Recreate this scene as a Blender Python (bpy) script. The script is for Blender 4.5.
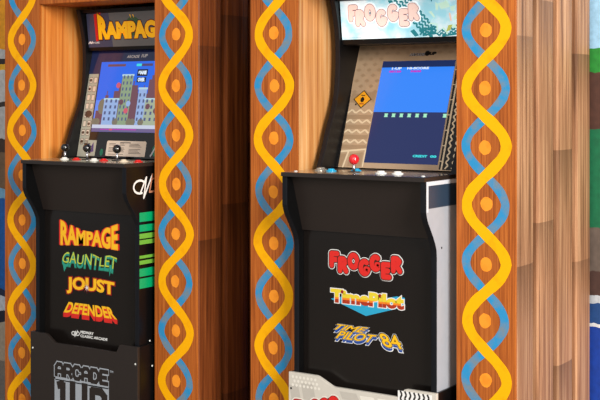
import bpy, bmesh, math, random
from mathutils import Vector, Matrix
random.seed(7)
S = bpy.context.scene
for o in list(bpy.data.objects): bpy.data.objects.remove(o)
COL = S.collection
# ------------------------------------------------------------------ camera
F_PX = 1200.0
cam_d = bpy.data.cameras.new('camera'); cam = bpy.data.objects.new('camera', cam_d); COL.objects.link(cam)
cam_d.sensor_width = 36.0; cam_d.sensor_fit = 'HORIZONTAL'; cam_d.lens = 36.0*F_PX/600.0
cam_d.shift_y = -100.0/600.0
cam.location = (0, 0, 1.167); cam.rotation_euler = (math.radians(90), 0, math.atan(F_PX/1800.0))
S.camera = cam
# ------------------------------------------------------------------ light
W = bpy.data.worlds.new('world'); S.world = W; W.use_nodes = True
bg = W.node_tree.nodes['Background']; bg.inputs[0].default_value = (0.95, 0.97, 1.0, 1); bg.inputs[1].default_value = 0.42
def area(name, loc, target, size, energy, color):
    d = bpy.data.lights.new(name, 'AREA'); d.shape = 'SQUARE'; d.size = size; d.energy = energy; d.color = color
    o = bpy.data.objects.new(name, d); COL.objects.link(o); o.location = loc
    o.rotation_euler = (Vector(target)-Vector(loc)).to_track_quat('-Z', 'Y').to_euler(); return o
area('daylight_side', (4.6, -0.5, 2.9), (-1.8, 3.1, 1.1), 2.8, 740, (1.0, 0.955, 0.90))
area('daylight_front', (-0.6, -2.6, 3.2), (-2.0, 3.1, 1.0), 2.6, 135, (1.0, 0.95, 0.88))
S.view_settings.view_transform = 'Standard'; S.view_settings.look = 'None'
S.view_settings.exposure = 0.0; S.view_settings.gamma = 1.0; S.view_settings.use_curve_mapping = False

# ------------------------------------------------------------------ materials
def srgb(r, g, b):
    f = lambda c: (c/255/12.92) if c/255 <= 0.04045 else ((c/255+0.055)/1.055)**2.4
    return (f(r), f(g), f(b), 1)
MATS = {}
def new_mat(name):
    m = bpy.data.materials.new(name); m.use_nodes = True
    return m, m.node_tree, m.node_tree.nodes['Principled BSDF']
def flat(name, rgb, rough=0.5, emit=0.0, spec=0.5, var=0.06, metal=0.0, coat=0.0, scale=40):
    if name in MATS: return MATS[name]
    m, nt, b = new_mat(name)
    tc = nt.nodes.new('ShaderNodeTexCoord'); n = nt.nodes.new('ShaderNodeTexNoise'); n.inputs['Scale'].default_value = scale
    nt.links.new(tc.outputs['Object'], n.inputs['Vector'])
    mx = nt.nodes.new('ShaderNodeMix'); mx.data_type = 'RGBA'
    c = srgb(*rgb)
    mx.inputs[6].default_value = tuple(x*(1-var) for x in c[:3])+(1,)
    mx.inputs[7].default_value = tuple(min(1, x*(1+var)) for x in c[:3])+(1,)
    nt.links.new(n.outputs['Fac'], mx.inputs[0]); nt.links.new(mx.outputs[2], b.inputs['Base Color'])
    b.inputs['Roughness'].default_value = rough; b.inputs['Metallic'].default_value = metal
    b.inputs['Specular IOR Level'].default_value = spec; b.inputs['Coat Weight'].default_value = coat
    if emit > 0:
        nt.links.new(mx.outputs[2], b.inputs['Emission Color']); b.inputs['Emission Strength'].default_value = emit
    MATS[name] = m; return m
def wood(name, dark, mid, light, gscale=(70, 70, 1.6), rough=0.42, plank=False, blotch=0.5, coat=0.0, scorch=(70, 45, 30)):
    m, nt, b = new_mat(name); N = nt.nodes.new; L = nt.links.new
    tc = N('ShaderNodeTexCoord'); mp = N('ShaderNodeMapping'); mp.inputs['Scale'].default_value = gscale
    L(tc.outputs['Object'], mp.inputs['Vector'])
    src = mp.outputs['Vector']
    n1 = N('ShaderNodeTexNoise'); n1.inputs['Scale'].default_value = 1.0; n1.inputs['Detail'].default_value = 5; n1.inputs['Roughness'].default_value = 0.65
    L(src, n1.inputs['Vector'])
    cr = N('ShaderNodeValToRGB'); e = cr.color_ramp.elements
    e[0].position = 0.30; e[0].color = srgb(*dark); e[1].position = 0.72; e[1].color = srgb(*light)
    k = e.new(0.5); k.color = srgb(*mid)
    L(n1.outputs['Fac'], cr.inputs['Fac'])
    mp2 = N('ShaderNodeMapping'); mp2.inputs['Scale'].default_value = (9, 9, 1.1); L(tc.outputs['Object'], mp2.inputs['Vector'])
    n2 = N('ShaderNodeTexNoise'); n2.inputs['Scale'].default_value = 1.0; n2.inputs['Detail'].default_value = 2; L(mp2.outputs['Vector'], n2.inputs['Vector'])
    mr = N('ShaderNodeMapRange'); mr.inputs[1].default_value = 0.3; mr.inputs[2].default_value = 0.7
    mr.inputs[3].default_value = 1-blotch*0.6; mr.inputs[4].default_value = 1+blotch*0.35
    L(n2.outputs['Fac'], mr.inputs[0])
    mul = N('ShaderNodeMix'); mul.data_type = 'RGBA'; mul.blend_type = 'MULTIPLY'; mul.inputs[0].default_value = 1.0
    L(cr.outputs['Color'], mul.inputs[6]); L(mr.outputs[0], mul.inputs[7])
    out = mul.outputs[2]
    if plank:   # each board weathered in its own tone, changing where one board ends and the next begins
        sx = N('ShaderNodeSeparateXYZ'); L(tc.outputs['Object'], sx.inputs[0])
        def mth(op, a, bb=None):
            q = N('ShaderNodeMath'); q.operation = op
            for i, v in enumerate((a, bb)):
                if v is None: continue
                if isinstance(v, (int, float)): q.inputs[i].default_value = v
                else: L(v, q.inputs[i])
            return q.outputs[0]
        idx = mth('FLOOR', mth('DIVIDE', mth('SUBTRACT', sx.outputs[1], 0.0), 0.1525))
        wn = N('ShaderNodeTexWhiteNoise'); wn.noise_dimensions = '1D'; L(idx, wn.inputs['W'])
        zz = mth('ADD', mth('MULTIPLY', sx.outputs[2], 1.55), mth('MULTIPLY', wn.outputs['Value'], 5.0))
        zi = mth('FLOOR', zz); fr = mth('SUBTRACT', zz, zi)
        wn2 = N('ShaderNodeTexWhiteNoise'); wn2.noise_dimensions = '2D'
        cb = N('ShaderNodeCombineXYZ'); L(idx, cb.inputs[0]); L(zi, cb.inputs[1]); L(cb.outputs[0], wn2.inputs['Vector'])
        tone = mth('ADD', mth('MULTIPLY', wn2.outputs['Value'], 0.16), 0.88)
        m2 = N('ShaderNodeMix'); m2.data_type = 'RGBA'; m2.blend_type = 'MULTIPLY'; m2.inputs[0].default_value = 1.0
        L(out, m2.inputs[6]); L(tone, m2.inputs[7])
        # burnt stain that fades away above each butt joint
        n3 = N('ShaderNodeTexNoise'); n3.inputs['Scale'].default_value = 1.0; mp3 = N('ShaderNodeMapping'); mp3.inputs['Scale'].default_value = (25, 25, 3)
        L(tc.outputs['Object'], mp3.inputs['Vector']); L(mp3.outputs['Vector'], n3.inputs['Vector'])
        fr2 = mth('ADD', fr, mth('MULTIPLY', mth('SUBTRACT', n3.outputs['Fac'], 0.5), 0.25))
        sc = N('ShaderNodeMapRange'); sc.inputs[1].default_value = 0.72; sc.inputs[2].default_value = 1.05; sc.inputs[3].default_value = 0.0; sc.inputs[4].default_value = 0.55
        L(fr2, sc.inputs[0])
        m3 = N('ShaderNodeMix'); m3.data_type = 'RGBA'; L(sc.outputs[0], m3.inputs[0]); L(m2.outputs[2], m3.inputs[6]); m3.inputs[7].default_value = srgb(*scorch)
        out = m3.outputs[2]
    L(out, b.inputs['Base Color'])
    b.inputs['Specular IOR Level'].default_value = 0.3; b.inputs['Roughness'].default_value = rough; b.inputs['Coat Weight'].default_value = coat; b.inputs['Coat Roughness'].default_value = 0.25
    bp = N('ShaderNodeBump'); bp.inputs['Strength'].default_value = 0.25; bp.inputs['Distance'].default_value = 0.002
    L(n1.outputs['Fac'], bp.inputs['Height']); L(bp.outputs['Normal'], b.inputs['Normal'])
    MATS[name] = m; return m
def paint(name, base, under, cover):   # brushed wall paint, thin in places
    m, nt, b = new_mat(name); N = nt.nodes.new; L = nt.links.new
    tc = N('ShaderNodeTexCoord'); n = N('ShaderNodeTexNoise'); n.inputs['Scale'].default_value = 22; n.inputs['Detail'].default_value = 4
    L(tc.outputs['Object'], n.inputs['Vector'])
    cr = N('ShaderNodeValToRGB'); e = cr.color_ramp.elements
    e[0].position = cover-0.12; e[0].color = srgb(*under); e[1].position = cover+0.12; e[1].color = srgb(*base)
    L(n.outputs['Fac'], cr.inputs['Fac']); L(cr.outputs['Color'], b.inputs['Base Color']); b.inputs['Roughness'].default_value = 0.6; b.inputs['Specular IOR Level'].default_value = 0.15
    MATS[name] = m; return m

wood('post_wood', (118, 54, 14), (176, 92, 32), (206, 120, 48), gscale=(160, 160, 3), blotch=0.2, rough=0.5)
wood('inner_wood', (196, 104, 38), (236, 144, 62), (250, 184, 106), gscale=(75, 75, 1.3), blotch=0.45)
wood('inner_tan', (178, 104, 50), (228, 160, 92), (250, 204, 146), gscale=(75, 75, 1.3), blotch=0.6)
wood('plank_wood', (104, 66, 42), (172, 122, 86), (212, 164, 124), gscale=(75, 75, 1.8), plank=True, blotch=0.35, rough=0.55)
wood('plank_shaded', (78, 36, 14), (124, 62, 26), (160, 90, 42), gscale=(70, 70, 2.0), plank=True, blotch=0.4, rough=0.45, scorch=(40, 22, 12))  # darker copy of plank_wood, shade of the gap between booths in its colour
paint('yellow_paint', (248, 176, 4), (234, 156, 6), 0.35)
paint('blue_paint', (48, 142, 196), (118, 134, 146), 0.46)
paint('orange_paint', (246, 152, 46), (228, 130, 34), 0.4)
flat('black_board', (38, 31, 28), rough=0.42)
flat('black_gloss', (22, 18, 16), rough=0.2)
flat('black_side', (9, 9, 10), rough=0.35, spec=0.3)
flat('riser_grey', (205, 199, 188), rough=0.4)
flat('t_mold', (14, 16, 22), rough=0.4, spec=0.3)
flat('grey_side', (172, 176, 184), rough=0.4)
flat('white_side', (214, 218, 226), rough=0.4)
flat('slate_rect', (44, 62, 82), rough=0.35)
flat('dark_void', (14, 12, 11), rough=0.8)  # near-black, the unlit booth interior is put into the colour

# ------------------------------------------------------------------ mesh helpers
class MB:
    def __init__(s): s.v = []; s.f = []; s.m = []; s.mats = []
    def mi(s, mat):
        if mat not in s.mats: s.mats.append(mat)
        return s.mats.index(mat)
    def add(s, vs, fs, mat):
        o = len(s.v); s.v += [tuple(p) for p in vs]; i = s.mi(mat)
        for f in fs: s.f.append([o+k for k in f]); s.m.append(i)
    def box(s, x0, x1, y0, y1, z0, z1, mat):
        vs = [(x, y, z) for x in (x0, x1) for y in (y0, y1) for z in (z0, z1)]
        s.add(vs, [(0, 1, 3, 2), (4, 6, 7, 5), (0, 4, 5, 1), (2, 3, 7, 6), (0, 2, 6, 4), (1, 5, 7, 3)], mat)
    def prism(s, prof, x0, x1, mat, axis='x'):   # profile in (a,b), extruded
        n = len(prof); P = {'x': lambda a, b, t: (t, a, b), 'y': lambda a, b, t: (a, t, b), 'z': lambda a, b, t: (a, b, t)}[axis]
        vs = [P(a, b, x0) for a, b in prof]+[P(a, b, x1) for a, b in prof]
        fs = [list(range(n)), list(range(2*n-1, n-1, -1))]+[(i, i+n, (i+1) % n+n, (i+1) % n) for i in range(n)]
        s.add(vs, fs, mat)
    def lathe(s, prof, c, mat, seg=20):   # (r,z) profile about vertical axis at c
        vs = []; fs = []
        for r, z in prof:
            for k in range(seg):
                a = 2*math.pi*k/seg; vs.append((c[0]+r*math.cos(a), c[1]+r*math.sin(a), c[2]+z))
        for i in range(len(prof)-1):
            for k in range(seg): fs.append((i*seg+k, i*seg+(k+1) % seg, (i+1)*seg+(k+1) % seg, (i+1)*seg+k))
        fs.append(list(range(seg))[::-1]); fs.append([(len(prof)-1)*seg+k for k in range(seg)])
        s.add(vs, fs, mat)
    def sweep(s, path, w, d, mat):   # rectangular bead (x-extent w) following a closed/open (y,z) path; width in x, thickness d outward
        pass
    def build(s, name, parent=None, smooth=False, bevel=0):
        me = bpy.data.meshes.new(name); me.from_pydata(s.v, [], s.f); me.update()
        for mt in s.mats: me.materials.append(MATS[mt])
        for p, i in zip(me.polygons, s.m): p.material_index = i; p.use_smooth = smooth
        b = bmesh.new(); b.from_mesh(me); bmesh.ops.recalc_face_normals(b, faces=b.faces); b.to_mesh(me); b.free()
        o = bpy.data.objects.new(name, me); COL.objects.link(o)
        if parent: o.parent = parent
        if bevel:
            mo = o.modifiers.new('bevel', 'BEVEL'); mo.width = bevel; mo.segments = 2; mo.limit_method = 'ANGLE'
        return o
def thing(name, loc, label, cat, group=None):
    o = bpy.data.objects.new(name, None); COL.objects.link(o); o.location = loc; o['label'] = label; o['category'] = cat
    if group: o['group'] = group
    return o
EPS = 0.000012
class Decal:   # flat print lying on a plane: origin, U and V directions, outward normal
    def __init__(s, O, U, V, Nn): s.O, s.U, s.V, s.N = map(Vector, (O, U, V, Nn)); s.mb = MB(); s.k = 0
    def P(s, u, v, h): return s.O+s.U*u+s.V*v+s.N*h
    def poly(s, pts, mat, lay=1): s.mb.add([s.P(u, v, 0.0003*lay) for u, v in pts], [list(range(len(pts)))], mat)
    def rect(s, u0, v0, u1, v1, mat, lay=1): s.poly([(u0, v0), (u1, v0), (u1, v1), (u0, v1)], mat, lay)
    def mesh(s, vs, fs, mat, lay): s.mb.add([s.P(u, v, 0.0003*lay) for u, v in vs], fs, mat)
    def disc(s, u, v, r, mat, lay=1, n=16, ry=None): s.poly([(u+r*math.cos(6.2832*k/n), v+(ry or r)*math.sin(6.2832*k/n)) for k in range(n)], mat, lay)
    def stroke(s, pts, r, mat, lay=1, warp=None, cap=True):
        w = warp or (lambda a, b: (a, b))
        for (a, b), (c, d) in zip(pts, pts[1:]):
            L = math.hypot(c-a, d-b) or 1e-9; nx, ny = -(d-b)/L*r, (c-a)/L*r
            ex, ey = ((c-a)/L*r*.55, (d-b)/L*r*.55) if cap == 'sq' else (0, 0)
            s.k = (s.k+1) % 18
            s.poly([w(a+nx-ex, b+ny-ey), w(c+nx+ex, d+ny+ey), w(c-nx+ex, d-ny+ey), w(a-nx-ex, b-ny-ey)], mat, lay+s.k*.02)
        if cap is True:
            for a, b in pts:
                s.k = (s.k+1) % 18
                s.poly([w(a+r*math.cos(6.2832*k/10), b+r*math.sin(6.2832*k/10)) for k in range(10)], mat, lay+s.k*.02)
    def text(s, txt, u0, v0, u1, v1, mat, lay=1, bold=0.0, warp=None, shear=0.0, grow=0.0):
        # letters fitted to the box u0..u1, v0..v1; bold thickens; grow enlarges the outline without refitting
        vs, fs, bb = glyphs(txt, bold, shear, grow)
        x0, y0, x1, y1 = bb
        out = []
        for x, y in vs:
            a, b = (x-x0)/(x1-x0), (y-y0)/(y1-y0)
            if warp: a, b = warp(a, b)
            out.append((u0+a*(u1-u0), v0+b*(v1-v0)))
        par = list(range(len(vs)))
        def find(i):
            while par[i] != i: par[i] = par[par[i]]; i = par[i]
            return i
        for f in fs:
            for i in f[1:]: par[find(i)] = find(f[0])
        ids = {}; 
        for i in range(len(vs)): ids.setdefault(find(i), len(ids) % 12)
        s.mb.add([s.P(u, v, 0.0003*(lay+ids[find(i)]*.05)) for i, (u, v) in enumerate(out)], fs, mat)
    def build(s, name, parent): return s.mb.build(name, parent)
_gc = {}
def glyphs(txt, bold, shear, grow=0.0):
    def run(off):
        k = (txt, off, shear)
        if k in _gc: return _gc[k]
        c = bpy.data.curves.new('t', 'FONT'); c.body = txt; c.offset = off; c.shear = shear; c.resolution_u = 3; c.size = 1.0
        o = bpy.data.objects.new('t', c); COL.objects.link(o)
        dg = bpy.context.evaluated_depsgraph_get(); dg.update(); me = o.evaluated_get(dg).to_mesh()
        vs = [(v.co.x, v.co.y) for v in me.vertices]; fs = [tuple(p.vertices) for p in me.polygons]
        o.evaluated_get(dg).to_mesh_clear(); bpy.data.objects.remove(o); bpy.data.curves.remove(c)
        _gc[k] = (vs, fs); return _gc[k]
    vs, fs = run(bold); bb = (min(v[0] for v in vs), min(v[1] for v in vs), max(v[0] for v in vs), max(v[1] for v in vs))
    if grow: vs, fs = run(bold+grow)
    return vs, fs, bb
def ell(cx, cy, rx, ry, a0=0, a1=360, n=14): return [(cx+rx*math.cos(math.radians(a0+(a1-a0)*k/n)), cy+ry*math.sin(math.radians(a0+(a1-a0)*k/n))) for k in range(n+1)]
SG = {  # round-stroke letters in a unit box
 'F': [[(0.1, 0), (0.1, 1), (0.75, 1)], [(0.1, 0.5), (0.6, 0.5)]],
 'R': [[(0.1, 0), (0.1, 1), (0.5, 1), (0.75, 0.78), (0.5, 0.5), (0.1, 0.5)], [(0.4, 0.5), (0.8, 0)]],
 'O': [ell(0.5, 0.5, 0.42, 0.5)],
 'G': [ell(0.48, 0.5, 0.42, 0.5, 55, 345), [(0.90, 0.36), (0.62, 0.40)]],
 'E': [[(0.75, 1), (0.1, 1), (0.1, 0), (0.75, 0)], [(0.1, 0.5), (0.6, 0.5)]],
}
def bubble(d, spots, gw, gh, layers):
    for r, mat, lay in layers[:1]:
        for ch, u, v in spots:
            for st in SG[ch]: d.stroke([(u+a*gw, v+b*gh) for a, b in st], r, mat, lay)
    for i, (ch, u, v) in enumerate(spots):   # each letter lies over the one before it
        for j, (r, mat, lay) in enumerate(layers[1:]):
            for st in SG[ch]: d.stroke([(u+a*gw, v+b*gh) for a, b in st], r, mat, layers[1][2]+i*1.0+j*.5)
BL = {  # chamfered block letters in a unit box, square ends
 'A': [[(0, 0), (0, .75), (.25, 1), (.75, 1), (1, .75), (1, 0)], [(0, .4), (1, .4)]],
 'R': [[(0, 0), (0, 1), (.75, 1), (1, .8), (1, .6), (.75, .42), (0, .42)], [(.6, .42), (1, 0)]],
 'C': [[(1, .75), (1, .8), (.75, 1), (.25, 1), (0, .75), (0, .25), (.25, 0), (.75, 0), (1, .2), (1, .28)]],
 'D': [[(0, 0), (0, 1), (.65, 1), (1, .72), (1, .28), (.65, 0), (0, 0)]],
 'E': [[(1, 1), (0, 1), (0, 0), (1, 0)], [(0, .5), (.8, .5)]],
 '1': [[(0.1, .8), (.5, .95), (.5, 0)]],
 'U': [[(0, 1), (0, .2), (.2, 0), (.8, 0), (1, .2), (1, 1)]],
 'P': [[(0, 0), (0, 1), (.75, 1), (1, .8), (1, .55), (.75, .4), (0, .4)]],
}

# ------------------------------------------------------------------ setting
fl, nt, b = new_mat('floor_concrete')
tc = nt.nodes.new('ShaderNodeTexCoord'); n = nt.nodes.new('ShaderNodeTexNoise'); n.inputs['Scale'].default_value = 6; n.inputs['Detail'].default_value = 8
cr = nt.nodes.new('ShaderNodeValToRGB'); cr.color_ramp.elements[0].color = srgb(110, 102, 92); cr.color_ramp.elements[1].color = srgb(150, 142, 130)
nt.links.new(tc.outputs['Object'], n.inputs['Vector']); nt.links.new(n.outputs['Fac'], cr.inputs['Fac']); nt.links.new(cr.outputs['Color'], b.inputs['Base Color']); b.inputs['Roughness'].default_value = 0.6
MATS['floor_concrete'] = fl
m = MB(); m.box(-9, 6, -4, 3.9, -0.1, 0, 'floor_concrete'); o = m.build('floor'); o['kind'] = 'structure'
def mural():
    m, nt, b = new_mat('mural_paint'); N = nt.nodes.new; L = nt.links.new
    tc = N('ShaderNodeTexCoord'); sx = N('ShaderNodeSeparateXYZ'); L(tc.outputs['Object'], sx.inputs[0])
    n = N('ShaderNodeTexNoise'); n.inputs['Scale'].default_value = 9; n.inputs['Detail'].default_value = 5; L(tc.outputs['Object'], n.inputs['Vector'])
    ma = N('ShaderNodeMath'); ma.operation = 'MULTIPLY_ADD'; L(n.outputs['Fac'], ma.inputs[0]); ma.inputs[1].default_value = 0.06; ma.inputs[2].default_value = -0.03
    ad = N('ShaderNodeMath'); ad.operation = 'ADD'; L(sx.outputs[2], ad.inputs[0]); L(ma.outputs[0], ad.inputs[1])
    dv = N('ShaderNodeMath'); dv.operation = 'DIVIDE'; L(ad.outputs[0], dv.inputs[0]); dv.inputs[1].default_value = 2.6
    def ramp(st):
        r = N('ShaderNodeValToRGB'); r.color_ramp.interpolation = 'CONSTANT'; e = r.color_ramp.elements
        e[0].position = 0; e[0].color = srgb(*st[0][1]); e[1].position = st[1][0]/2.6; e[1].color = srgb(*st[1][1])
        for z, c in st[2:]: k = e.new(z/2.6); k.color = srgb(*c)
        L(dv.outputs[0], r.inputs['Fac']); return r
    right = ramp([(0, (8, 60, 160)), (0.435, (225, 225, 225)), (0.445, (25, 70, 130)), (0.50, (190, 195, 200)), (0.53, (78, 52, 44)), (0.60, (105, 90, 80)), (0.755, (16, 110, 70)), (1.075, (84, 52, 40)), (1.24, (40, 140, 50)), (1.33, (160, 205, 235)), (1.9, (235, 240, 245))])
    left = ramp([(0, (175, 160, 140)), (0.165, (25, 30, 50)), (0.215, (200, 205, 215)), (0.28, (30, 40, 70)), (0.31, (20, 95, 175)), (0.72, (120, 175, 210)), (0.77, (120, 96, 72)), (0.93, (66, 50, 42)), (0.995, (195, 195, 195)), (1.13, (60, 52, 48)), (1.15, (205, 205, 205)), (1.30, (240, 180, 40)), (1.325, (50, 40, 40)), (1.355, (196, 196, 196)), (1.40, (245, 165, 30))])
    gt = N('ShaderNodeMath'); gt.operation = 'GREATER_THAN'; L(sx.outputs[0], gt.inputs[0]); gt.inputs[1].default_value = -2.5
    mx = N('ShaderNodeMix'); mx.data_type = 'RGBA'; L(gt.outputs[0], mx.inputs[0]); L(left.outputs['Color'], mx.inputs[6]); L(right.outputs['Color'], mx.inputs[7])
    n2 = N('ShaderNodeTexNoise'); n2.inputs['Scale'].default_value = 45; L(tc.outputs['Object'], n2.inputs['Vector'])
    mr = N('ShaderNodeMapRange'); mr.inputs[3].default_value = 0.6; mr.inputs[4].default_value = 1.3; L(n2.outputs['Fac'], mr.inputs[0])
    m2 = N('ShaderNodeMix'); m2.data_type = 'RGBA'; m2.blend_type = 'MULTIPLY'; m2.inputs[0].default_value = 1; L(mx.outputs[2], m2.inputs[6]); L(mr.outputs[0], m2.inputs[7])
    L(m2.outputs[2], b.inputs['Base Color']); b.inputs['Roughness'].default_value = 0.7; MATS['mural_paint'] = m
mural()
m = MB(); m.box(-9, 6, 3.732, 3.9, 0, 2.6, 'mural_paint'); o = m.build('wall_back'); o['kind'] = 'structure'

# ------------------------------------------------------------------ booths
YP = 3.10; HP = 0.1645; TOPZ = 1.78
def painted_post(x0, x1, z0, sg, parent, seed):
    rnd = random.Random(seed)
    m = MB(); m.box(x0, x1, 0, 0.006, 0, TOPZ, 'post_wood')
    cx = (x0+x1)/2; ks = range(-11, 5)
    amp = {k: 0.0605*(1+rnd.uniform(-0.06, 0.06)) for k in ks}; zj = {k: rnd.uniform(-0.004, 0.004) for k in ks}
    def strip(sgn, w, mat, lift):
        pts = []; k0 = -10
        N = 18
        for k in range(-10, 4):
            for i in range(N):
                t = i/N; z = z0+(k+t)*HP+zj[k]*(1-t)+zj[k+1]*t
                a = amp[k]*(1-t)+amp[k+1]*t
                x = a*math.cos(math.pi*t)*(1 if k % 2 == 0 else -1)*sgn
                pts.append((x+rnd.uniform(-0.0006, 0.0006), z))
        pts = [p for p in pts if -0.02 < p[1] < TOPZ+0.02]
        L = []; R = []
        for i, (x, z) in enumerate(pts):
            a = pts[max(0, i-1)]; c = pts[min(len(pts)-1, i+1)]; dx, dz = c[0]-a[0], c[1]-a[1]; q = math.hypot(dx, dz)
            ww = w*(1+0.05*math.sin(i*0.9+seed))/2
            nx, nz = -dz/q*ww, dx/q*ww
            cl = lambda z: min(max(z, 0.001), TOPZ-0.001)
            L.append((cx+x+nx, -lift, cl(z+nz))); R.append((cx+x-nx, -lift, cl(z-nz)))
        n = len(L); m.add(L+R, [(i, i+1, n+i+1, n+i) for i in range(n-1)], mat)
    strip(-sg, 0.0265, 'blue_paint', 0.0004); strip(sg, 0.0325, 'yellow_paint', 0.0008)
    for k in range(-9, 3):
        z = z0+k*HP+rnd.uniform(-0.004, 0.004); dx = rnd.uniform(-0.003, 0.003)
        if z < 0.03 or z > TOPZ-0.03: continue
        m.add([(cx+dx+0.0185*(1+rnd.uniform(-.06, .06))*math.cos(6.2832*i/14), -0.0004, z+0.021*(1+rnd.uniform(-.06, .06))*math.sin(6.2832*i/14)) for i in range(14)], [list(range(14))], 'orange_paint')
    m.build('painted_post', parent)
def planks(x, out, y0, parent, mat, name='plank_side'):   # boards side by side, faces slightly cupped, outward = sign of out
    m = MB(); y = y0
    for i in range(4):
        w = 0.1535 if i else 0.1525
        e = 0.006
        prof = [(y, x-out*0.03), (y, x-out*e), (y+0.008, x-out*0.0012), (y+0.03, x), (y+w-0.060, x-out*0.001), (y+w-0.030, x-out*0.005), (y+w-0.012, x-out*0.012), (y+w-0.006, x-out*0.018), (y+w-0.006, x-out*0.03)]
        m.prism([(b_, a_) for a_, b_ in prof], 0, TOPZ-0.02, mat, axis='z'); y += w
    m.build(name, parent)
def booth(X, z0a, sa, z0b, sb, pm, label, seed, iw='inner_wood'):   # X = outer left edge at the front
    t = thing('wooden_booth', (X, YP, 0), label, 'booth')
    painted_post(0, 0.18, z0a, sa, t, seed); painted_post(0.727, 0.909, z0b, sb, t, seed+5)
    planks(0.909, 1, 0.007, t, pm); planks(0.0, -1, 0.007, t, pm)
    m = MB(); m.box(0.168, 0.18, 0.007, 0.60, 0, TOPZ-0.02, iw); m.build('inner_panel', t)
    m = MB(); m.box(0.727, 0.739, 0.007, 0.60, 0, TOPZ-0.02, iw); m.build('inner_panel', t)
    m = MB(); m.box(0.18, 0.727, 0.0, 0.165, 1.513, TOPZ, 'post_wood'); m.build('header_beam', t, bevel=0.003)
    m = MB(); m.box(0.18, 0.727, 0.165, 0.60, 1.60, 1.62, 'dark_void'); m.build('ceiling_panel', t)  # closed top added to keep the booth interior dark
    m = MB(); m.box(0.18, 0.727, 0.60, 0.612, 0, TOPZ-0.02, 'dark_void'); m.build('back_panel', t)  # back added to close the booth off from light
    return t
booth(-3.383, 1.387, -1, 1.382, 1, 'plank_shaded', 'orange-brown wooden booth with painted posts around the four-title arcade cabinet, at the left', 11)
booth(-2.256, 1.375, -1, 1.3654, 1, 'plank_wood', 'wooden booth at the right with light tan plank side, around the grey-sided arcade cabinet', 31, 'inner_tan')

# ------------------------------------------------------------------ cabinets
YF = 2.97; HW = 0.2425
UP = [(.195, 0), (.232, .074), (.245, .11), (.265, .15), (.29, .20), (.305, .25), (.312, .35), (.308, .43), (.29, .50), (.275, .545)]  # (y, z above deck)
LO = [(.010, -.012), (.010, -.098), (.014, -.112), (.022, -.128), (.052, -.170), (.064, -.190), (.072, -.208), (.074, -.228)]
def smoothp(p):  # one Chaikin pass for open polyline
    o = [p[0]]
    for a, b in zip(p, p[1:]):
        o += [(a[0]*.75+b[0]*.25, a[1]*.75+b[1]*.25), (a[0]*.25+b[0]*.75, a[1]*.25+b[1]*.75)]
    return o+[p[-1]]
def side_profile(D, bottom):
    up = [(y, D+z) for y, z in smoothp(UP)]; lo = [(y, D+z) for y, z in LO]
    return lo, up
def button(t, x, y, z, mat, r=0.013, ring=None):
    m = MB(); m.lathe([(r+0.003, 0), (r+0.003, 0.0022), (r+0.001, 0.0036), (r-0.001, 0.0036)], (x, y, z), ring or mat, 20)
    o = m.build('button', t, smooth=False)
    m = MB(); m.lathe([(r-0.003, 0.0036), (r-0.003, 0.0062), (r-0.005, 0.008), (0.002, 0.0086)], (x, y, z), mat, 20); m.build('plunger', o, smooth=True)
def joystick(t, x, y, z, mat, r=0.0155, hc=0.040):
    e = bpy.data.objects.new('joystick', None); COL.objects.link(e); e.parent = t; e.location = (x, y, z)
    m = MB(); m.lathe([(0.019, 0), (0.019, 0.0012), (0.016, 0.002), (0.006, 0.002)], (0, 0, 0), 'black_board', 20); m.build('dust_washer', e)
    m = MB(); m.lathe([(0.0045, 0.002), (0.0045, hc-r+0.003)], (0, 0, 0), 'chrome', 12); m.build('shaft', e, smooth=True)
    m = MB(); m.lathe([(max(0.0015, r*math.sin(math.pi*k/12)), hc-r*math.cos(math.pi*k/12)) for k in range(13)], (0, 0, 0), mat, 24); m.build('ball_top', e, smooth=True)
flat('chrome', (200, 200, 205), rough=0.2, metal=0.9)
flat('ball_black', (10, 10, 12), rough=0.08, coat=1.0)
flat('ball_red', (225, 30, 40), rough=0.1, coat=1.0)
flat('btn_white', (238, 236, 228), rough=0.25); flat('btn_red', (214, 34, 30), rough=0.25); flat('btn_blue', (30, 170, 215), rough=0.2); flat('btn_silver', (170, 165, 155), rough=0.2, metal=0.4); flat('btn_cream', (220, 205, 180), rough=0.3)
flat('deck_art_green', (150, 160, 130), rough=0.25, var=0.3, scale=22, coat=0.4); flat('deck_art_tan', (168, 142, 112), rough=0.22, var=0.12, coat=0.4); flat('deck_art_blue', (66, 72, 96), rough=0.2, coat=0.4)
flat('bolt_steel', (225, 225, 220), rough=0.3)

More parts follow.
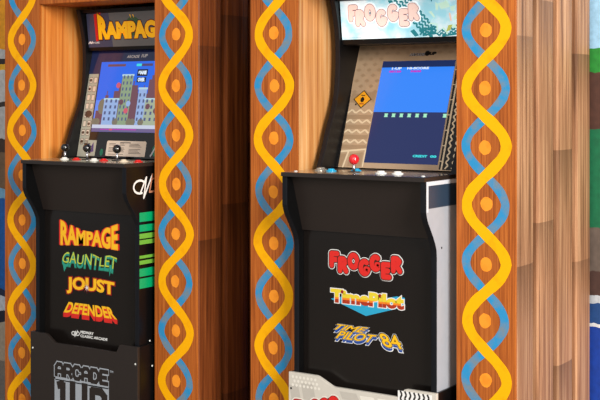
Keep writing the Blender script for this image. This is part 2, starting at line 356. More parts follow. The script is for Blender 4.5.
def cabinet(xc, D, bot, bz, sidemat, label, M1):
    t = thing('arcade_cabinet', (xc, YF, bot), label, 'arcade machine')
    D -= bot; B = 0.0       # all heights below are above the cabinet's own base
    lo, up = side_profile(D, B)
    prof = [(.074, B)]+lo[::-1]+[(.20, D-.012), (.20, D)]+up[1:]+[(.56, up[-1][1]), (.56, B)]
    # front edge path for the edge moulding
    path = [(.074, B)]+lo[::-1]
    path2 = up+[(.56, up[-1][1])]
    for sgn in (-1, 1):
        xa, xb = (-HW, -HW+.016) if sgn < 0 else (HW-.016, HW)
        m = MB(); m.prism(prof, xa, xb, sidemat if sgn > 0 else 'black_side'); sp = m.build('side_panel', t)
        for pth in (path, path2):   # t-moulding bead: a thin strip wrapping the edge
            m = MB(); n = len(pth); vs = []
            off = []
            for i, (y, z) in enumerate(pth):
                a = pth[max(0, i-1)]; c = pth[min(n-1, i+1)]; dy, dz = c[0]-a[0], c[1]-a[1]; q = math.hypot(dy, dz)
                off.append((-dz/q, dy/q))
            cross = [(xa-.0008, .0), (xa-.0008, .0012), (xa+.003, .0018), (xb-.003, .0018), (xb+.0008, .0012), (xb+.0008, .0)]
            # outward normal: towards -y / +z
            for (y, z), (ny, nz) in zip(pth, off):
                for cx_, h in cross: vs.append((cx_, y+ny*h, z+nz*h))
            C = len(cross)
            fs = [(i*C+j, i*C+j+1, (i+1)*C+j+1, (i+1)*C+j) for i in range(n-1) for j in range(C-1)]
            m.add(vs, fs, 't_mold'); m.build('edge_moulding', sp, smooth=False)
        if sgn > 0: right = sp
    IN = HW-.0165
    m = MB(); m.prism([(.0, D-.012), (.0, D-.002), (.002, D), (.199, D), (.199, D-.012)], -HW, HW, 'black_board'); dk = m.build('control_deck', t)
    m = MB(); m.prism([(.2, D-.012), (.2, D-.0005), (bz[0][0]+.004, D-.0005), (bz[0][0]+.004, D-.012)], -IN, IN, 'black_board'); m.build('deck_ledge', t)
    m = MB(); m.prism([(.034, D-.0125), (.092, D-.180), (.104, D-.180), (.046, D-.0125)], -IN, IN, 'black_board'); m.build('upper_front_panel', t)
    m = MB(); m.box(-IN, IN, .100, .112, B, D-.181, 'black_gloss'); lf = m.build('lower_front_panel', t)
    m = MB(); m.box(-IN, IN, .545, .557, B, up[-1][1]-.005, 'black_board'); m.build('back_panel', t)
    m = MB(); m.box(-IN, IN, .285, .544, up[-1][1]-.012, up[-1][1]-.001, 'black_side'); m.build('top_panel', t)
    # bezel
    (by, bzz), (ty, tz) = bz; dv = Vector((0, ty-by, tz-bzz)); Lb = dv.length; V = dv/Lb; Nn = Vector((0, -V.z, V.y))
    m = MB(); m.prism([(by, bzz), (ty, tz), (ty+.005, tz), (by+.005, bzz)], -IN, IN, 'bezel_black' if M1 else 'bezel_tan'); bez = m.build('bezel', t)
    # marquee: lit box with a face plate
    mb0, mt0 = (.322, D+.395), (.305, D+.537)
    m = MB(); m.prism([mb0, mt0, (.42, mt0[1]), (.45, mb0[1])], -IN, IN, 'black_side'); mq = m.build('marquee', t)
    md = Vector((0, mt0[0]-mb0[0], mt0[1]-mb0[1])); Lm = md.length; MV = md/Lm; MN = Vector((0, -MV.z, MV.y))
    return dict(t=t, D=D, B=B, IN=IN, dk=dk, lf=lf, bez=bez, mq=mq, right=right, BO=(0, by, bzz), V=V, N=Nn, Lb=Lb, MO=(0, mb0[0], mb0[1]), MV=MV, MN=MN, Lm=Lm)
flat('bezel_black', (20, 18, 18), rough=0.12, coat=0.6); flat('bezel_tan', (184, 156, 126), rough=0.25, coat=0.5, var=0.1)
RISER = 0.339; CB = 0.300
def riser(xc, h, ax, bx, drop, mat, label):   # ax/bx: ear top end and notch start (half widths)
    t = thing('cabinet_riser', (xc, YF+.055, 0), label, 'riser'); w = .2515
    def P(x, z): return (x, z)
    lx, rx = ax, bx
    prof = [(-w, 0), (w, 0), (w, h), (rx[0], h), (rx[0]-.008, h-.002), (rx[1]+.008, h-drop+.002), (rx[1], h-drop), (-lx[1], h-drop), (-lx[1]-.008, h-drop+.002), (-lx[0]+.008, h-.002), (-lx[0], h), (-w, h)]
    m = MB(); m.prism(prof, 0, .012, mat, axis='y'); fp = m.build('front_panel', t, bevel=0.001)
    for s_ in (-1, 1):
        a, b_ = sorted((s_*w, s_*(w-.0065))); m = MB(); m.box(a, b_, .0125, .50, 0, h, 'black_side'); m.build('side_panel', t, bevel=0.0008)
    m = MB(); m.box(-.244, .244, .0135, .50, CB-.014, CB-.001, 'black_board'); m.build('shelf_top', t)
    return t, fp
# ---------- left cabinet (four titles)
bz1 = ((.259, .959-CB), (.345, 1.351-CB)); bz2 = ((.285, .953-CB), (.438, 1.352-CB))
c1 = cabinet(-2.919, .956, CB, bz1, 'black_side', 'black arcade cabinet with city game on screen and four game titles on its front', True)
c2 = cabinet(-1.8065, .950, CB, bz2, 'grey_side', 'black arcade cabinet with glowing pale marquee, blue screen and light grey side', False)
rt, rf = riser(-2.919, .343, (.179, .128), (.179, .150), .028, 'black_board', 'black riser under the left cabinet with grey outlined ARCADE lettering')
rt2, rf2 = riser(-1.8065, .339, (.152, .089), (.156, .127), .026, 'riser_grey', 'pale grey riser under the right cabinet with red lettering and zigzag print')

def Z(c, z): return z-CB   # world height to cabinet height
# left front panel print -------------------------------------------------
for nm, rgb in dict(p_red=(214, 40, 34), p_yel=(250, 190, 30), p_org=(240, 130, 30), p_teal=(40, 150, 130), p_lime=(190, 205, 70), p_gold=(226, 202, 50), p_dk=(30, 22, 16), p_white=(235, 235, 232), p_cyan=(40, 160, 200), p_blue=(30, 70, 150), p_grey=(160, 166, 174), p_brown=(170, 50, 20), p_green=(0, 160, 100), p_olive=(110, 175, 60), p_copper=(190, 130, 100), p_dkgreen=(30, 120, 90), p_black=(16, 14, 14), p_deepred=(150, 20, 20)).items():
    flat(nm, rgb, rough=0.35)
d = Decal((0, .100, -CB), (1, 0, 0), (0, 0, 1), (0, -1, 0))
# RAMPAGE: pinched in the middle, letters growing to both ends, red shadow
def rwarp(a, b):
    e = abs(a-.5)*2; top = .62+.38*e**1.4; bot = .08*(1-e)
    return a, bot+(top-bot)*b
for dx, dy, mt, ly, g in ((.007, 0, 'p_red', 1, 0), (-.007, 0, 'p_red', 1, 0), (.0035, 0, 'p_red', 1.7, 0), (-.0035, 0, 'p_red', 1.7, 0), (0, 0, 'p_org', 2.4, .012), (0, 0, 'p_yel', 3.1, -.01)):
    d.text('RAMPAGE', -.148+dx, .652+dy, .124+dx, .744+dy, mt, ly, bold=.045, warp=rwarp, grow=g)
d.build('game_title', c1['lf'])
d = Decal((0, .100, -CB), (1, 0, 0), (0, 0, 1), (0, -1, 0))
def gw(a, b):
    return a, b*(.78+.3*abs(math.sin(a*9)))-(.25*max(0, a-.85)/.15*(1-b))
d.text('GAUNTLET', -.140, .578, .118, .628, 'p_dkgreen', 1, bold=.02, warp=gw, shear=.15, grow=.03)
d.text('GAUNTLET', -.140, .578, .118, .628, 'p_teal', 2, bold=.02, warp=gw, shear=.15)
d.text('GAUNTLET', -.138, .592, .120, .630, 'p_lime', 3, bold=.0, warp=gw, shear=.15)
d.poly([(.085, .60), (.10, .60), (.085, .560)], 'p_teal', 2); d.poly([(-.14, .60), (-.12, .575), (-.13, .56)], 'p_teal', 2)
d.build('game_title', c1['lf'])
d = Decal((0, .100, -CB), (1, 0, 0), (0, 0, 1), (0, -1, 0))
def jw(a, b): return a, b+.10*math.sin(a*math.pi)
for ln, mt, g in ((1, 'p_deepred', .06), (2, 'p_yel', .0)):
    d.text('JOUST', -.118, .484, .108, .542, mt, ln, bold=.045, warp=jw, grow=g)
d.poly([(-.02+(.020 if k % 2 == 0 else .005)*math.cos(k*math.pi/8), .512+(.022 if k % 2 == 0 else .005)*math.sin(k*math.pi/8)) for k in range(16)], 'p_deepred', 3)
d.poly([(-.02+(.013 if k % 2 == 0 else .003)*math.cos(k*math.pi/8), .512+(.014 if k % 2 == 0 else .003)*math.sin(k*math.pi/8)) for k in range(16)], 'p_white', 4)
d.build('game_title', c1['lf'])
d = Decal((0, .100, -CB), (1, 0, 0), (0, 0, 1), (0, -1, 0))
def dw(a, b):
    c = a-.5; return .5+c*(1.0-.20*b), b
for k in range(4): d.text('DEFENDER', -.136, .400+.004*k, .124, .440+.004*k, 'p_red', 1+k*.2, bold=.05, warp=dw)
d.text('DEFENDER', -.133, .416, .121, .455, 'p_yel', 3, bold=.035, warp=dw)
d.build('game_title', c1['lf'])
d = Decal((0, .100, -CB), (1, 0, 0), (0, 0, 1), (0, -1, 0))
def mlogo(d, u, v, s, mat, mat2, r):
    d.stroke([(u+s*a, v+s*b*.62) for a, b in ell(.32, .55, .32, .36, 50, 290, 10)], r, mat)
    d.stroke([(u+s*a, v+s*b) for a, b in [(.34, .12), (.66, .66), (.52, -.05), (.98, .75)]], r*.9, mat)
    d.stroke([(u+s*a, v+s*b) for a, b in [(.98, .75), (.82, .14), (1.15, .16), (1.35, .4), (1.15, .6), (.9, .58)]], r*.9, mat2)
mlogo(d, -.093, .337, .028, 'p_white', 'p_white', .0016)
d.text('MIDWAY', -.052, .350, .012, .360, 'p_white', 1, bold=.04, shear=.1); d.text('CLASSIC ARCADE', -.052, .337, .076, .3465, 'p_white', 1, bold=.035, shear=.1)
d.build('maker_mark', c1['lf'])
# right side print of the left cabinet
d = Decal((HW, 0, -CB), (0, 1, 0), (0, 0, 1), (1, 0, 0))
mlogo(d, .046, .842, .098, 'p_white', 'p_copper', .0035); d.build('maker_mark', c1['right'])
d = Decal((HW, 0, -CB), (0, 1, 0), (0, 0, 1), (1, 0, 0))
for z0, z1, mt in ((.758, .789, 'p_green'), (.725, .748, 'p_green'), (.701, .718, 'p_olive'), (.682, .6965, 'p_olive'), (.6345, .6445, 'p_olive'), (.6145, .628, 'p_olive'), (.574, .601, 'p_green'), (.534, .5675, 'p_green')):
    d.rect(.0755, z0, .50, z1, mt)
d.build('green_stripes', c1['right'])
# right side print of the right cabinet
d = Decal((HW, 0, -CB), (0, 1, 0), (0, 0, 1), (1, 0, 0))
d.rect(.024, .862, .50, .926, 'slate_rect', 2); d.rect(.012, .852, .024, .937, 'white_side'); d.rect(.024, .926, .50, .937, 'white_side')
d.build('side_stripe', c2['right'])

# right cabinet front print -------------------------------------------------
d = Decal((0, .100, -CB), (1, 0, 0), (0, 0, 1), (0, -1, 0))
fr = [('F', -.128, .668), ('R', -.098, .654), ('O', -.063, .668), ('G', -.024, .652), ('G', .014, .668), ('E', .052, .648), ('R', .086, .668)]
bubble(d, fr, .031, .036, ((.0126, 'p_white', 1), (.0105, 'p_dk', 2), (.0080, 'p_red', 3)))
d.disc(-.0475, .686, .0045, 'p_white', 5.2); d.disc(-.0475, .686, .003, 'p_black', 5.6)
d.build('game_title', c2['lf'])
d = Decal((0, .100, -CB), (1, 0, 0), (0, 0, 1), (0, -1, 0))
d.poly([(-.128, .566), (-.005, .5263), (.126, .566), (.126, .592), (.10, .594), (.06, .585), (-.1, .575)], 'p_cyan', .6)
d.text('TimePilot', -.128, .556, .124, .598, 'p_white', 1, bold=.06, grow=.045)
d.text('TimePilot', -.128, .556, .124, .598, 'p_brown', 2, bold=.06)
def top(lo):
    def w(a, b): return a, lo+(1-lo)*b if b > 0 else lo
    return w
# upper part of each letter yellow: the lettering clipped above its middle
def clip_text(d, txt, u0, v0, u1, v1, mat, lay, bold, cut, **k):
    vs, fs, bb = glyphs(txt, bold, 0); x0, y0, x1, y1 = bb; cy = y0+(y1-y0)*cut
    for f in fs:
        P = [vs[i] for i in f]; Q = []
        for a, b_ in zip(P, P[1:]+P[:1]):
            if a[1] >= cy: Q.append(a)
            if (a[1] >= cy) != (b_[1] >= cy): tt = (cy-a[1])/(b_[1]-a[1]); Q.append((a[0]+(b_[0]-a[0])*tt, cy))
        if len(Q) >= 3: d.poly([(u0+(x-x0)/(x1-x0)*(u1-u0), v0+(y-y0)/(y1-y0)*(v1-v0)) for x, y in Q], mat, lay)
clip_text(d, 'TimePilot', -.128, .556, .124, .598, 'p_org', 3, .06, .28)
clip_text(d, 'TimePilot', -.128, .556, .124, .598, 'p_gold', 4, .06, .42)
d.disc(-.087, .591, .005, 'p_deepred', 5); d.disc(.043, .591, .005, 'p_deepred', 5)
d.build('game_title', c2['lf'])
d = Decal((0, .100, -CB), (1, 0, 0), (0, 0, 1), (0, -1, 0))
def sl(k, s=1.0): return lambda a, b: (a+k*b, b)
for dy, mt, ly, g in ((-.009, 'p_white', 1, .045), (-.009, 'p_blue', 2, .0), (-.005, 'p_blue', 2.8, .0), (0, 'p_white', 3.6, .035), (0, 'p_dk', 4.4, .02), (0, 'p_yel', 5.2, -.02)):
    d.text('TIME', -.128, .475+dy, -.018, .493+dy, mt, ly, bold=.035, warp=sl(.22), grow=g)
    d.text('PILOT', -.112, .449+dy, .014, .474+dy, mt, ly+.1, bold=.035, warp=sl(.16), grow=g)
    d.text('84', .058, .441+dy, .124, .482+dy, mt, ly+.2, bold=.035, warp=sl(-.36), grow=g)
d.build('game_title', c2['lf'])

# riser prints
d = Decal((0, 0, 0), (1, 0, 0), (0, 0, 1), (0, -1, 0))
def block(d, txt, u0, v0, u1, v1, r, mat, lay, gap=.36, inner=None):
    n = len(txt); w = (u1-u0)/(n+gap*(n-1))
    for i, ch in enumerate(txt):
        x = u0+i*w*(1+gap)
        for st in BL[ch]: d.stroke([(x+a*w, v0+b*(v1-v0)) for a, b in st], r, mat, lay, cap='sq')
        if inner:
            for st in BL[ch]: d.stroke([(x+a*w, v0+b*(v1-v0)) for a, b in st], inner[0], inner[1], lay+1, cap='sq')
block(d, 'ARCADE', -.124, .203, .118, .243, .0112, 'p_grey', 1, inner=(.0072, 'black_board'))
d.rect(-.128, .186, .122, .198, 'p_grey', 1)
for a, b_ in (((-.105, .180), (-.06, .060)),): pass
d.rect(-.132, .06, .124, .190, 'p_grey', 1); 
for st in [[(-.112, .170), (-.092, .176), (-.092, .065)], [(-.045, .185), (-.045, .085), (-.02, .075), (.012, .085), (.012, .185)], [(.048, .065), (.048, .172), (.088, .172), (.104, .158), (.104, .125), (.088, .112), (.048, .112)]]:
    d.stroke(st, .0135, 'black_board', 2, cap='sq')
d.text('TM', .128, .244, .144, .251, 'p_grey', 1, bold=.03)
d.build('printed_logo', rf)
def screw(parent, p, ax, r=.0034, mat='bolt_steel'):
    m = MB(); prof = [(r, 0), (r, .0006), (r*.6, .0013)]
    m.lathe(prof, (0, 0, 0), mat, 12); o = m.build('screw', parent); o.location = p
    o.rotation_euler = (math.radians(90), 0, 0) if ax == 'y' else (0, math.radians(90), 0)
screw(rt, (-.2405, 0, .286), 'y'); screw(rt, (.2425, 0, .286), 'y'); screw(rt, (.2515, .075, .268), 'x')
screw(c1['t'], (HW, .128, .352-CB), 'x'); screw(c2['t'], (HW, .105, .745-CB), 'x', mat='p_black'); screw(rt2, (-.2425, 0, .290), 'y', mat='p_black')
flat('cobble_line', (226, 221, 210), rough=0.4); flat('pale_print', (188, 182, 172), rough=0.4)
d = Decal((0, 0, 0), (1, 0, 0), (0, 0, 1), (0, -1, 0))
rr = random.Random(3)
for i in range(26):
    u = -.242+.0135*(i % 9)+(.006 if (i//9) % 2 else 0); v = .326-.0125*(i//9)
    if u < -.15 or v < .305: d.disc(u+.006, v, .0045, 'cobble_line', 1, 8)
for u, v, w, h in ((-.24, .255, .035, .045), (-.197, .262, .045, .05), (-.06, .282, .06, .022), (.01, .27, .05, .03), (.07, .265, .04, .035)):
    d.poly([(u, v), (u+w, v), (u+w-.012, v+h), (u-.010, v+h)], 'pale_print' if u < 0 else 'cobble_line', .5)
d.rect(.128, .02, .238, .333, 'p_white', 1)
for k in range(7):
    u = .136+k*.0145
    pts = [(u+(.0055 if j % 2 else 0), .333-j*.0105) for j in range(30)]
    d.stroke(pts, .0027, 'p_black', 2, cap=False)
fr2 = [('F', -.228, .216), ('R', -.198, .206), ('O', -.168, .226), ('G', -.134, .234), ('G', -.102, .244), ('E', -.068, .206), ('R', -.036, .210)]
bubble(d, fr2, .029, .034, ((.0150, 'cobble_line', 3), (.011, 'p_deepred', 4), (.0088, 'p_red', 5)))
d.build('printed_art', rf2)

# ---------- marquees
def lit(n, rgb, e): flat(n, rgb, rough=0.25, emit=e, var=0.04, spec=0.3)
for n_, rgb in dict(m_slate=(60, 60, 80), m_grey=(92, 88, 86), m_green=(58, 80, 52), m_yel=(240, 175, 20), m_dkred=(120, 16, 18), m_org=(200, 110, 20), m_wht=(220, 205, 200), m_blk=(20, 16, 18), m_red=(190, 30, 30)).items(): lit(n_, rgb, .30)
c = c1; d = Decal(c['MO'], (1, 0, 0), c['MV'], c['MN']); Lm = c['Lm']; IN = c['IN']
d.rect(-IN+.005, .012, IN-.005, Lm-.006, 'm_slate', 1)  # slate lightened to take in the reflection on the face
d.poly([(-.10, .012), (IN-.005, .012), (IN-.005, Lm-.006), (-.11, Lm-.006)], 'm_grey', 1.5)  # lighter grey right half, a reflection painted into the print
d.poly([(-.06+.13*k/12, .05+.07*math.sin(math.pi*k/12)**.7) for k in range(13)], 'm_green', 2)
d.poly([(-.182, .034), (-.150, .036), (-.150, .140), (-.184, .134)], 'm_red', 2)
for k, uu in enumerate((-.01, .004)): d.poly([(uu, .128), (uu+.006, .126), (uu+.008, .112)], 'm_yel', 2.2)
def mw(a, b):
    e = max(0, 1-a*5.2); top = .66+.34*e; return a, b*top
for g, mt, ly in ((.05, 'm_blk', 3), (0.02, 'm_org', 4), (0, 'm_yel', 5)):
    d.text('RAMPAGE', -.166, .040, .150, .136, mt, ly, bold=.06, warp=mw, grow=g)
d.text('MIDWAY CLASSIC', -.215, .026, -.165, .032, 'm_wht', 2, bold=.03); d.stroke([(-.22, .026), (-.212, .034), (-.206, .026), (-.2, .034)], .0015, 'm_wht', 2)
d.build('marquee_art', c['mq'])
E2 = 1.0
for n_, rgb in dict(k_pale=(206, 232, 240), k_sky=(150, 206, 222), k_white=(244, 246, 246), k_pink=(232, 202, 192), k_rim=(120, 92, 98), k_teal=(28, 120, 130), k_mint=(190, 226, 206), k_flesh=(225, 190, 170), k_olive=(170, 178, 90)).items(): flat(n_, rgb, rough=0.35, emit=.62, var=0.03)
def sky_print():
    m, nt, b = new_mat('k_grad'); N = nt.nodes.new; L = nt.links.new
    tc = N('ShaderNodeTexCoord'); n = N('ShaderNodeTexNoise'); n.inputs['Scale'].default_value = 14; n.inputs['Detail'].default_value = 6; L(tc.outputs['Object'], n.inputs['Vector'])
    cr = N('ShaderNodeValToRGB'); e = cr.color_ramp.elements; e[0].position = .38; e[0].color = srgb(150, 208, 224); e[1].position = .6; e[1].color = srgb(226, 240, 244)
    L(n.outputs['Fac'], cr.inputs['Fac']); L(cr.outputs['Color'], b.inputs['Base Color']); L(cr.outputs['Color'], b.inputs['Emission Color']); b.inputs['Emission Strength'].default_value = .6; b.inputs['Roughness'].default_value = .3
    MATS['k_grad'] = m
sky_print()
c = c2; d = Decal(c['MO'], (1, 0, 0), c['MV'], c['MN']); Lm = c['Lm']
d.rect(-IN+.003, .016, IN-.002, Lm-.002, 'k_grad', 1)
fr3 = [('F', -.188, .080), ('R', -.163, .064), ('O', -.128, .080), ('G', -.086, .062), ('G', -.044, .076), ('E', -.004, .060), ('R', .030, .076)]
# tyre-track bands crossing the print
def band(d, u0, v0, u1, v1, w, mat, lay):
    dx, dy = u1-u0, v1-v0; L = math.hypot(dx, dy); ex, ey = dx/L, dy/L; nx, ny = -ey, ex
    for r_ in (-1.05, -.35, .35, 1.05):
        pts = []; n = int(L/.008)
        for k in range(n+1):
            s_ = k/n*L; off = r_*w+(.0045 if k % 2 else -.0045)*1.0
            pts.append((u0+ex*s_+nx*off, v0+ey*s_+ny*off))
        pts = [p for p in pts if .018 < p[1] < Lm-.004 and p[0] < IN-.004]
        d.stroke(pts, .0030, mat, lay, cap=False)
d2 = d
band(d, -.02, .160, .105, .020, .018, 'k_teal', 2)
band(d, .06, .022, .24, .040, .015, 'k_teal', 2)
for q in ([(-.048, .135), (-.032, .135), (-.020, .112), (-.034, .110)], [(.026, .036), (.040, .042), (.056, .022), (.042, .018)], [(.10, Lm-.004), (.114, Lm-.004), (.104, .122)]): d.poly(q, 'k_teal', 2.4)
d.poly([(.145+(.050 if k % 2 == 0 else .030)*math.cos(k*math.pi/8+.3), .075+(.052 if k % 2 == 0 else .030)*math.sin(k*math.pi/8+.3)) for k in range(16)], 'k_grad', 3)
d.poly([(.150, .030), (.166, .036), (.172, .052), (.158, .050)], 'k_olive', 3.4); d.poly([(.128, .118), (.16, .124), (.168, .105), (.136, .100)], 'k_mint', 3.5); d.stroke([(.165, .085), (.168, .065)], .003, 'k_flesh', 3.6)
d.poly([(.145+(.055 if k % 2 == 0 else .035)*math.cos(k*math.pi/9), .075+(.055 if k % 2 == 0 else .035)*math.sin(k*math.pi/9)) for k in range(18)], 'k_mint', 2.8)
bubble(d, fr3, .029, .038, ((.0135, 'k_white', 3.2), (.0098, 'k_rim', 4.3), (.0080, 'k_pink', 5.4)))
d.disc(-.1125, .098, .003, 'k_teal', 6.2)
d.text('1981 2018 ALL RIGHTS RESERVED', -.216, .020, -.150, .0225, 'k_rim', 2)
d.build('marquee_art', c['mq'])

# ---------- screens and bezels
def lum(n, rgb, e=1.0, rough=.15):
    m, nt, b = new_mat(n); b.inputs['Base Color'].default_value = (.004, .004, .005, 1); b.inputs['Roughness'].default_value = rough
    b.inputs['Emission Color'].default_value = srgb(*rgb); b.inputs['Emission Strength'].default_value = e; MATS[n] = m
lum('s_navy', (30, 46, 92)); lum('s_blue', (50, 134, 250)); lum('s_dark', (34, 46, 96)); lum('s_text', (225, 240, 255)); lum('s_mag', (205, 20, 190)); lum('s_frog', (170, 240, 200)); lum('s_cyan', (60, 220, 225))
lum('s_sky', (40, 104, 232)); lum('s_sky2', (92, 136, 240)); lum('s_maroon', (112, 74, 86)); lum('s_mar2', (84, 66, 104)); lum('s_bldg', (140, 160, 128)); lum('s_bldg2', (164, 176, 150)); lum('s_pale', (150, 176, 222)); lum('s_win', (84, 92, 130)); lum('s_street', (200, 206, 226)); lum('s_road', (110, 96, 140)); lum('s_tree', (124, 116, 98)); lum('s_red', (206, 90, 110)); lum('s_blk', (16, 18, 30)); lum('s_roof', (180, 210, 220))
flat('screen_glass', (6, 6, 8), rough=.08)
def screen(c, u0, v0, u1, v1):
    d = Decal(c['BO'], (1, 0, 0), c['V'], c['N']); return d
# left: city game
c = c1; u0, v0, u1, v1 = -.170, .094, .180, .357
d = Decal(c['BO'], (1, 0, 0), c['V'], c['N']); W_, H_ = u1-u0, v1-v0
Q = lambda a, b: (u0+a*W_, v0+b*H_)
def R(a, b, a2, b2, mt, ly): p = Q(a, b); q = Q(a2, b2); d.rect(p[0], p[1], q[0], q[1], mt, ly)
R(0, 0, 1, 1, 's_sky', 2); R(0, .12, 1, .45, 's_sky2', 2.2)
for a, w, h in ((.10, .10, .52), (.30, .10, .74), (.44, .13, .66), (.60, .10, .60), (.70, .14, .80), (.88, .12, .7)):
    R(a, .10, a+w, h-.06, 's_maroon', 3); R(a+w*.25, h-.06, a+w*.7, h, 's_maroon', 3); R(a+w*.4, h, a+w*.52, h+.06, 's_maroon', 3)
for a, w, h in ((.14, .06, .40), (.38, .08, .5), (.54, .06, .55), (.66, .06, .5), (.80, .1, .6)): R(a, .1, a+w, h, 's_mar2', 2.8)
for a, w, h, mt in ((.12, .20, .47, 's_pale'), (.33, .15, .81, 's_bldg'), (.58, .11, .62, 's_pale'), (.68, .20, .47, 's_bldg2')):
    R(a, .10, a+w, h, mt, 4); R(a-.008, h-.02, a+w+.008, h+.008, 's_roof', 4.3)
    nc = 3 if w > .12 else 2; nr = int((h-.12)/.085)
    for i in range(nc):
        for j in range(nr):
            x = a+w*(i+.3)/nc; y = .16+j*.085
            R(x, y, x+w/nc*.4, y+.045, 's_win', 5)
for a, y, mt in ((.36, .42, 's_maroon'), (.44, .30, 's_red'), (.46, .40, 's_pale'), (.73, .36, 's_maroon'), (.84, .30, 's_maroon'), (.29, .66, 's_red')): d.disc(*Q(a, y), .011, mt, 6, 9)
for a in (.02, .06, .31, .50, .55, .66, .90, .95): d.disc(*Q(a, .14), .014, 's_tree', 5, 9)
for a, h in ((.10, .36), (.92, .3)): d.disc(*Q(a, h), .02, 's_tree', 3.6, 10, ry=.03)
for a, w, h in ((.02, .09, .30), (.24, .12, .58), (.46, .10, .66), (.56, .14, .44), (.86, .14, .52)): R(a, .1, a+w, h, 's_maroon', 3.3)
R(0, 0, 1, .055, 's_road', 5.5); R(.0, .05, 1, .10, 's_street', 5.6); R(.12, .03, .62, .04, 's_mag', 5.8); R(.25, .02, .29, .045, 's_red', 5.9)
R(.10, .93, .35, .965, 's_maroon', 4); R(.50, .93, .72, .965, 's_mar2', 4); R(.50, .93, .57, .965, 's_cyan', 5); R(.90, .93, 1, .965, 's_pale', 4)
R(.525, .79, .665, .885, 's_blk', 5); R(.53, .70, .655, .77, 's_blk', 5)
p = Q(.54, .81); q = Q(.65, .865); d.text('GAME', p[0], p[1], q[0], q[1], 's_text', 6, bold=.08); p = Q(.545, .71); q = Q(.64, .765); d.text('OVER', p[0], p[1], q[0], q[1], 's_text', 6, bold=.08)
d.mb.v = [tuple(v) for v in d.mb.v]; d.build('screen', c['t'])
flat('b_navy', (26, 38, 84), rough=.1, coat=.6); flat('b_port', (182, 178, 160), rough=.25); flat('b_brown', (92, 66, 52), rough=.3); flat('b_card', (232, 212, 192), rough=.35); flat('b_ink', (92, 74, 66), rough=.4); flat('b_purple', (92, 70, 120), rough=.3); flat('b_chrome', (190, 186, 190), rough=.2)
d = Decal(c['BO'], (1, 0, 0), c['V'], c['N']); IN = c['IN']; Lb = c['Lb']
d.rect(-IN, .312, IN, Lb, 'b_navy', .5); 
for s_ in (-1, 1):
    a, b_ = (-IN, u0-.006) if s_ < 0 else (u1+.006, IN)
    d.rect(a+.002, 0.0, b_, .312, 'b_port', .6)
    for i in range(2):
        for j in range(8):
            x = a+.004+i*.0225; y = .285-j*.033
            if y < .04: continue
            d.rect(x+.004, y-.007, x+.019, y+.014, 'b_card', .9); d.stroke([(x+.004, y-.007), (x+.019, y-.007), (x+.019, y+.014), (x+.004, y+.014), (x+.004, y-.007)], .0008, 'b_ink', 1)
            if (i*3+j*5) % 7 in (0, 2, 5): d.disc(x+.011, y+.003, .006, 'b_brown', 1.1, 7)
    d.disc(a+.028, .16, .018, 'b_brown', 1.3, 9, ry=.014)
d.text('ARCADE', -.05, .370, .012, .381, 'b_chrome', 1, bold=.05, shear=.2); d.text('1UP', .020, .371, .05, .384, 'b_chrome', 1, bold=.05, shear=.2)
d.rect(-.218, .004, -.136, .062, 'b_port', .9)
for q in (((-.20, .05), (-.18, .03), (-.165, .05)), ((-.19, .02), (-.17, .045), (-.158, .012)), ((-.178, .012), (-.15, .055), (-.145, .02))): d.poly(q, 'b_purple' if q[0][0] > -.185 else 'p_black', 1.2)
d.disc(-.178, .030, .010, 'p_black', 1.4, 8)
d.disc(.150, .03, .016, 'p_dkgreen', 1, 9, ry=.022); d.stroke([(.13, .01), (.15, .045), (.175, .02)], .003, 'b_chrome', 1.3); d.disc(-.105, .018, .008, 'p_dkgreen', 1, 8, ry=.014)
d.build('bezel_art', c['bez'])
d = Decal(c['BO'], (1, 0, 0), c['V'], c['N'])
d.poly([(-.084, .006), (.104, .006), (.104, .058), (.100, .062), (-.080, .062), (-.084, .058)], 'b_card', 1)
for k in range(9):
    y = .050-k*.0048
    for a, l in ((-.072, .045), (-.02, .028), (.025, .062)):
        if (k+int(a*100)) % 5: d.rect(a, y, a+l*(.7+.3*((k*7) % 5)/5), y+.0018, 'b_ink', 2)
d.rect(-.02, .054, .03, .057, 'b_ink', 2)
d.build('instruction_card', c['bez'])
# right: road-crossing game
c = c2; u0, v0, u1, v1 = -.1255, .018, .1345, .363
d = Decal(c['BO'], (1, 0, 0), c['V'], c['N'])
d.rect(u0, v0, u1, v1, 's_navy', 2); d.rect(u0, .188, u1, .341, 's_blue', 2.5); d.rect(u0, v0, u1, .188, 's_dark', 2.5)
d.text('1-UP', -.088, .333, -.052, .341, 's_text', 4, bold=.05); d.text('HI-SCORE', -.032, .333, .046, .341, 's_text', 4, bold=.05)
d.text('00120', -.096, .323, -.052, .330, 's_mag', 4, bold=.06); d.text('04630', -.018, .323, .020, .330, 's_mag', 4, bold=.06)
for x in (-.077, -.050, -.022, .006, .034, .062, .130):
    d.disc(x, .177, .0058, 's_frog', 4, 8); d.rect(x-.0065, .171, x+.0065, .174, 's_frog', 4); d.rect(x-.0065, .180, x+.0065, .183, 's_frog', 4)
d.text('CREDIT', .044, .040, .094, .048, 's_cyan', 4, bold=.06); d.text('00', .104, .040, .126, .048, 's_cyan', 4, bold=.06)
d.build('screen', c['t'])
flat('b_sand', (224, 202, 168), rough=.3); flat('b_tan2', (164, 136, 106), rough=.3); flat('b_sign', (240, 165, 30), rough=.3)
d = Decal(c['BO'], (1, 0, 0), c['V'], c['N']); Lb = c['Lb']
for i in range(12):      # cobbles above
    for j in range(9):
        x = -.221+i*.038+(.019 if j % 2 else 0); y = .258+j*.019
        if x > .20 or (y < .375 and x > -.135): continue
        d.poly([(x, y), (x+.010, y+.007), (x+.020, y), (x+.010, y-.007)], 'b_tan2', .8)
for x, y, w, h in ((-.222, .222, .034, .030), (-.184, .228, .052, .028)): d.poly([(x, y), (x+w, y-.004), (x+w+.004, y+h), (x+.003, y+h)], 'b_tan2', 1)
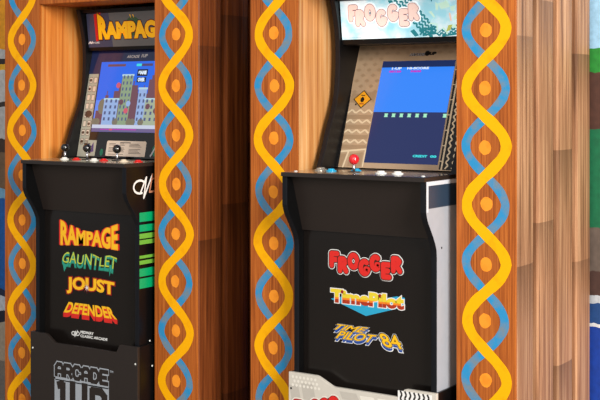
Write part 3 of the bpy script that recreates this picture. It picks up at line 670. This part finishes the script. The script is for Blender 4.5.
for k in range(4):       # tyre zigzags
    y = .184-k*.034
    pts = [(-.222+i*.0155, y+(.011 if i % 2 else 0)) for i in range(7)]; d.stroke(pts, .0030, 'b_sand', 2, cap=False)
    d.poly([(-.222, y-.020), (-.130, y-.020), (-.130, y-.006), (-.222, y-.006)], 'b_tan2', 1)
d.stroke([(-.223, .052), (-.128, .062)], .003, 'b_sand', 2); d.stroke([(-.190, .052), (-.200, .002)], .003, 'b_sand', 2); d.stroke([(-.128, .062), (-.128, .005)], .0025, 'b_sand', 2)
d.poly([(-.222, .004), (-.205, .004), (-.196, .046), (-.222, .044)], 'b_tan2', 1); d.poly([(-.185, .004), (-.135, .004), (-.135, .052), (-.182, .046)], 'b_tan2', 1)
d.poly([(.140, .004), (IN, .0), (IN, Lb-.03), (.140, Lb-.06)], 'p_black', 1)
for k in range(3):
    u = .164+k*.022; d.stroke([(u+(.005 if j % 2 else -.004), .006+j*.0105) for j in range(32)], .0024, 'b_sand', 2, cap=False)
d.stroke([(.149, .004), (.151, .34)], .0028, 'b_sand', 2)
for k in range(7): d.stroke([(.139, .03+k*.05), (.150, .03+k*.05)], .0016, 'b_sand', 2)
d.poly([(-IN, 0), (-.217, 0), (-.222, .22), (-IN, .3)], 'p_black', 4)
d.poly([(-.1755, .200), (-.1415, .2315), (-.1755, .263), (-.2095, .2315)], 'p_black', 3); d.poly([(-.1755, .204), (-.1455, .2315), (-.1755, .259), (-.2055, .2315)], 'b_sign', 4)
d.rect(-.183, .243, -.168, .246, 'p_black', 5); d.disc(-.1755, .230, .0075, 'p_black', 5, 7, ry=.010); d.rect(-.184, .214, -.167, .217, 'p_deepred', 5)
d.text('ARCADE', -.034, .380, .022, .389, 'p_black', 1, bold=.06, shear=.2, grow=.05); d.text('ARCADE', -.034, .380, .022, .389, 'b_chrome', 2, bold=.0, shear=.2); d.text('1UP', .030, .382, .062, .392, 'p_black', 1, bold=.06, shear=.2, grow=.05)
d.disc(.03, .388, .009, 'p_black', 1)
for x in (-.20, -.061, .075): d.disc(x, .4225, .0038, 'p_black', 2, 10)
d.disc(-.197, .214, .0035, 'p_black', 2, 10)
d.build('bezel_art', c['bez'])

# ---------- control decks
c = c1; D = c['D']; t = c['t']
d = Decal((0, 0, D), (1, 0, 0), (0, 1, 0), (0, 0, 1)); d.rect(-HW+.003, .004, HW-.003, .198, 'deck_art_green', 1)
for q, mt in (([(-.20, .004), (-.12, .004), (-.10, .198), (-.24, .198)], 'deck_art_tan'), ([(-.03, .004), (.03, .004), (.01, .198), (-.05, .198)], 'b_port'), ([(.10, .004), (.2, .004), (.23, .198), (.14, .198)], 'deck_art_tan')): d.poly(q, mt, 2)
d.build('deck_art', c['dk'])
zt = D+.0006
for x in (-.176, -.068, .074): joystick(t, x, .150, zt, 'ball_black')
for x, y, mt in ((-.129, .100, 'btn_white'), (-.071, .100, 'btn_red'), (.013, .100, 'btn_white'), (.058, .100, 'btn_red'), (.150, .100, 'btn_cream'), (.215, .100, 'btn_red')): button(t, x, y, zt, mt, ring=mt)
c = c2; D = c['D']; t = c['t']; zt = D+.0006
d = Decal((0, 0, D), (1, 0, 0), (0, 1, 0), (0, 0, 1)); d.rect(-HW+.003, .004, HW-.003, .198, 'deck_art_tan', 1); d.poly([(-.02, .004), (HW-.003, .004), (HW-.003, .198), (.10, .198)], 'deck_art_blue', 2)
d.poly([(-.10, .004), (-.05, .004), (-.03, .198), (-.07, .198)], 'b_tan2', 1.5)
d.build('deck_art', c['dk'])
joystick(t, -.0587, .120, zt, 'ball_red', r=.0162, hc=.038)
for x, y, mt in ((-.187, .13, 'btn_silver'), (-.200, .16, 'btn_silver'), (-.1365, .115, 'btn_blue'), (-.078, .165, 'btn_blue')): button(t, x, y, zt, mt, r=.0135, ring=mt)
for x, y in ((.046, .100), (.099, .105)): button(t, x, y, zt, 'btn_white', r=.0145, ring='btn_white')
m = MB(); m.lathe([(.006, 0), (.006, .0012), (.003, .0025)], (-.222, .05, zt), 'bolt_steel', 12); m.build('bolt', t)
m = MB(); m.lathe([(.006, 0), (.006, .0012), (.003, .0025)], (.212, .05, zt), 'bolt_steel', 12); m.build('bolt', t)

for o in COL.objects:
    g = {'arcade machine': 'upright arcade cabinets in the booths', 'booth': 'painted wooden booths side by side', 'riser': 'risers under the arcade cabinets'}.get(o.get('category'))
    if g: o['group'] = g
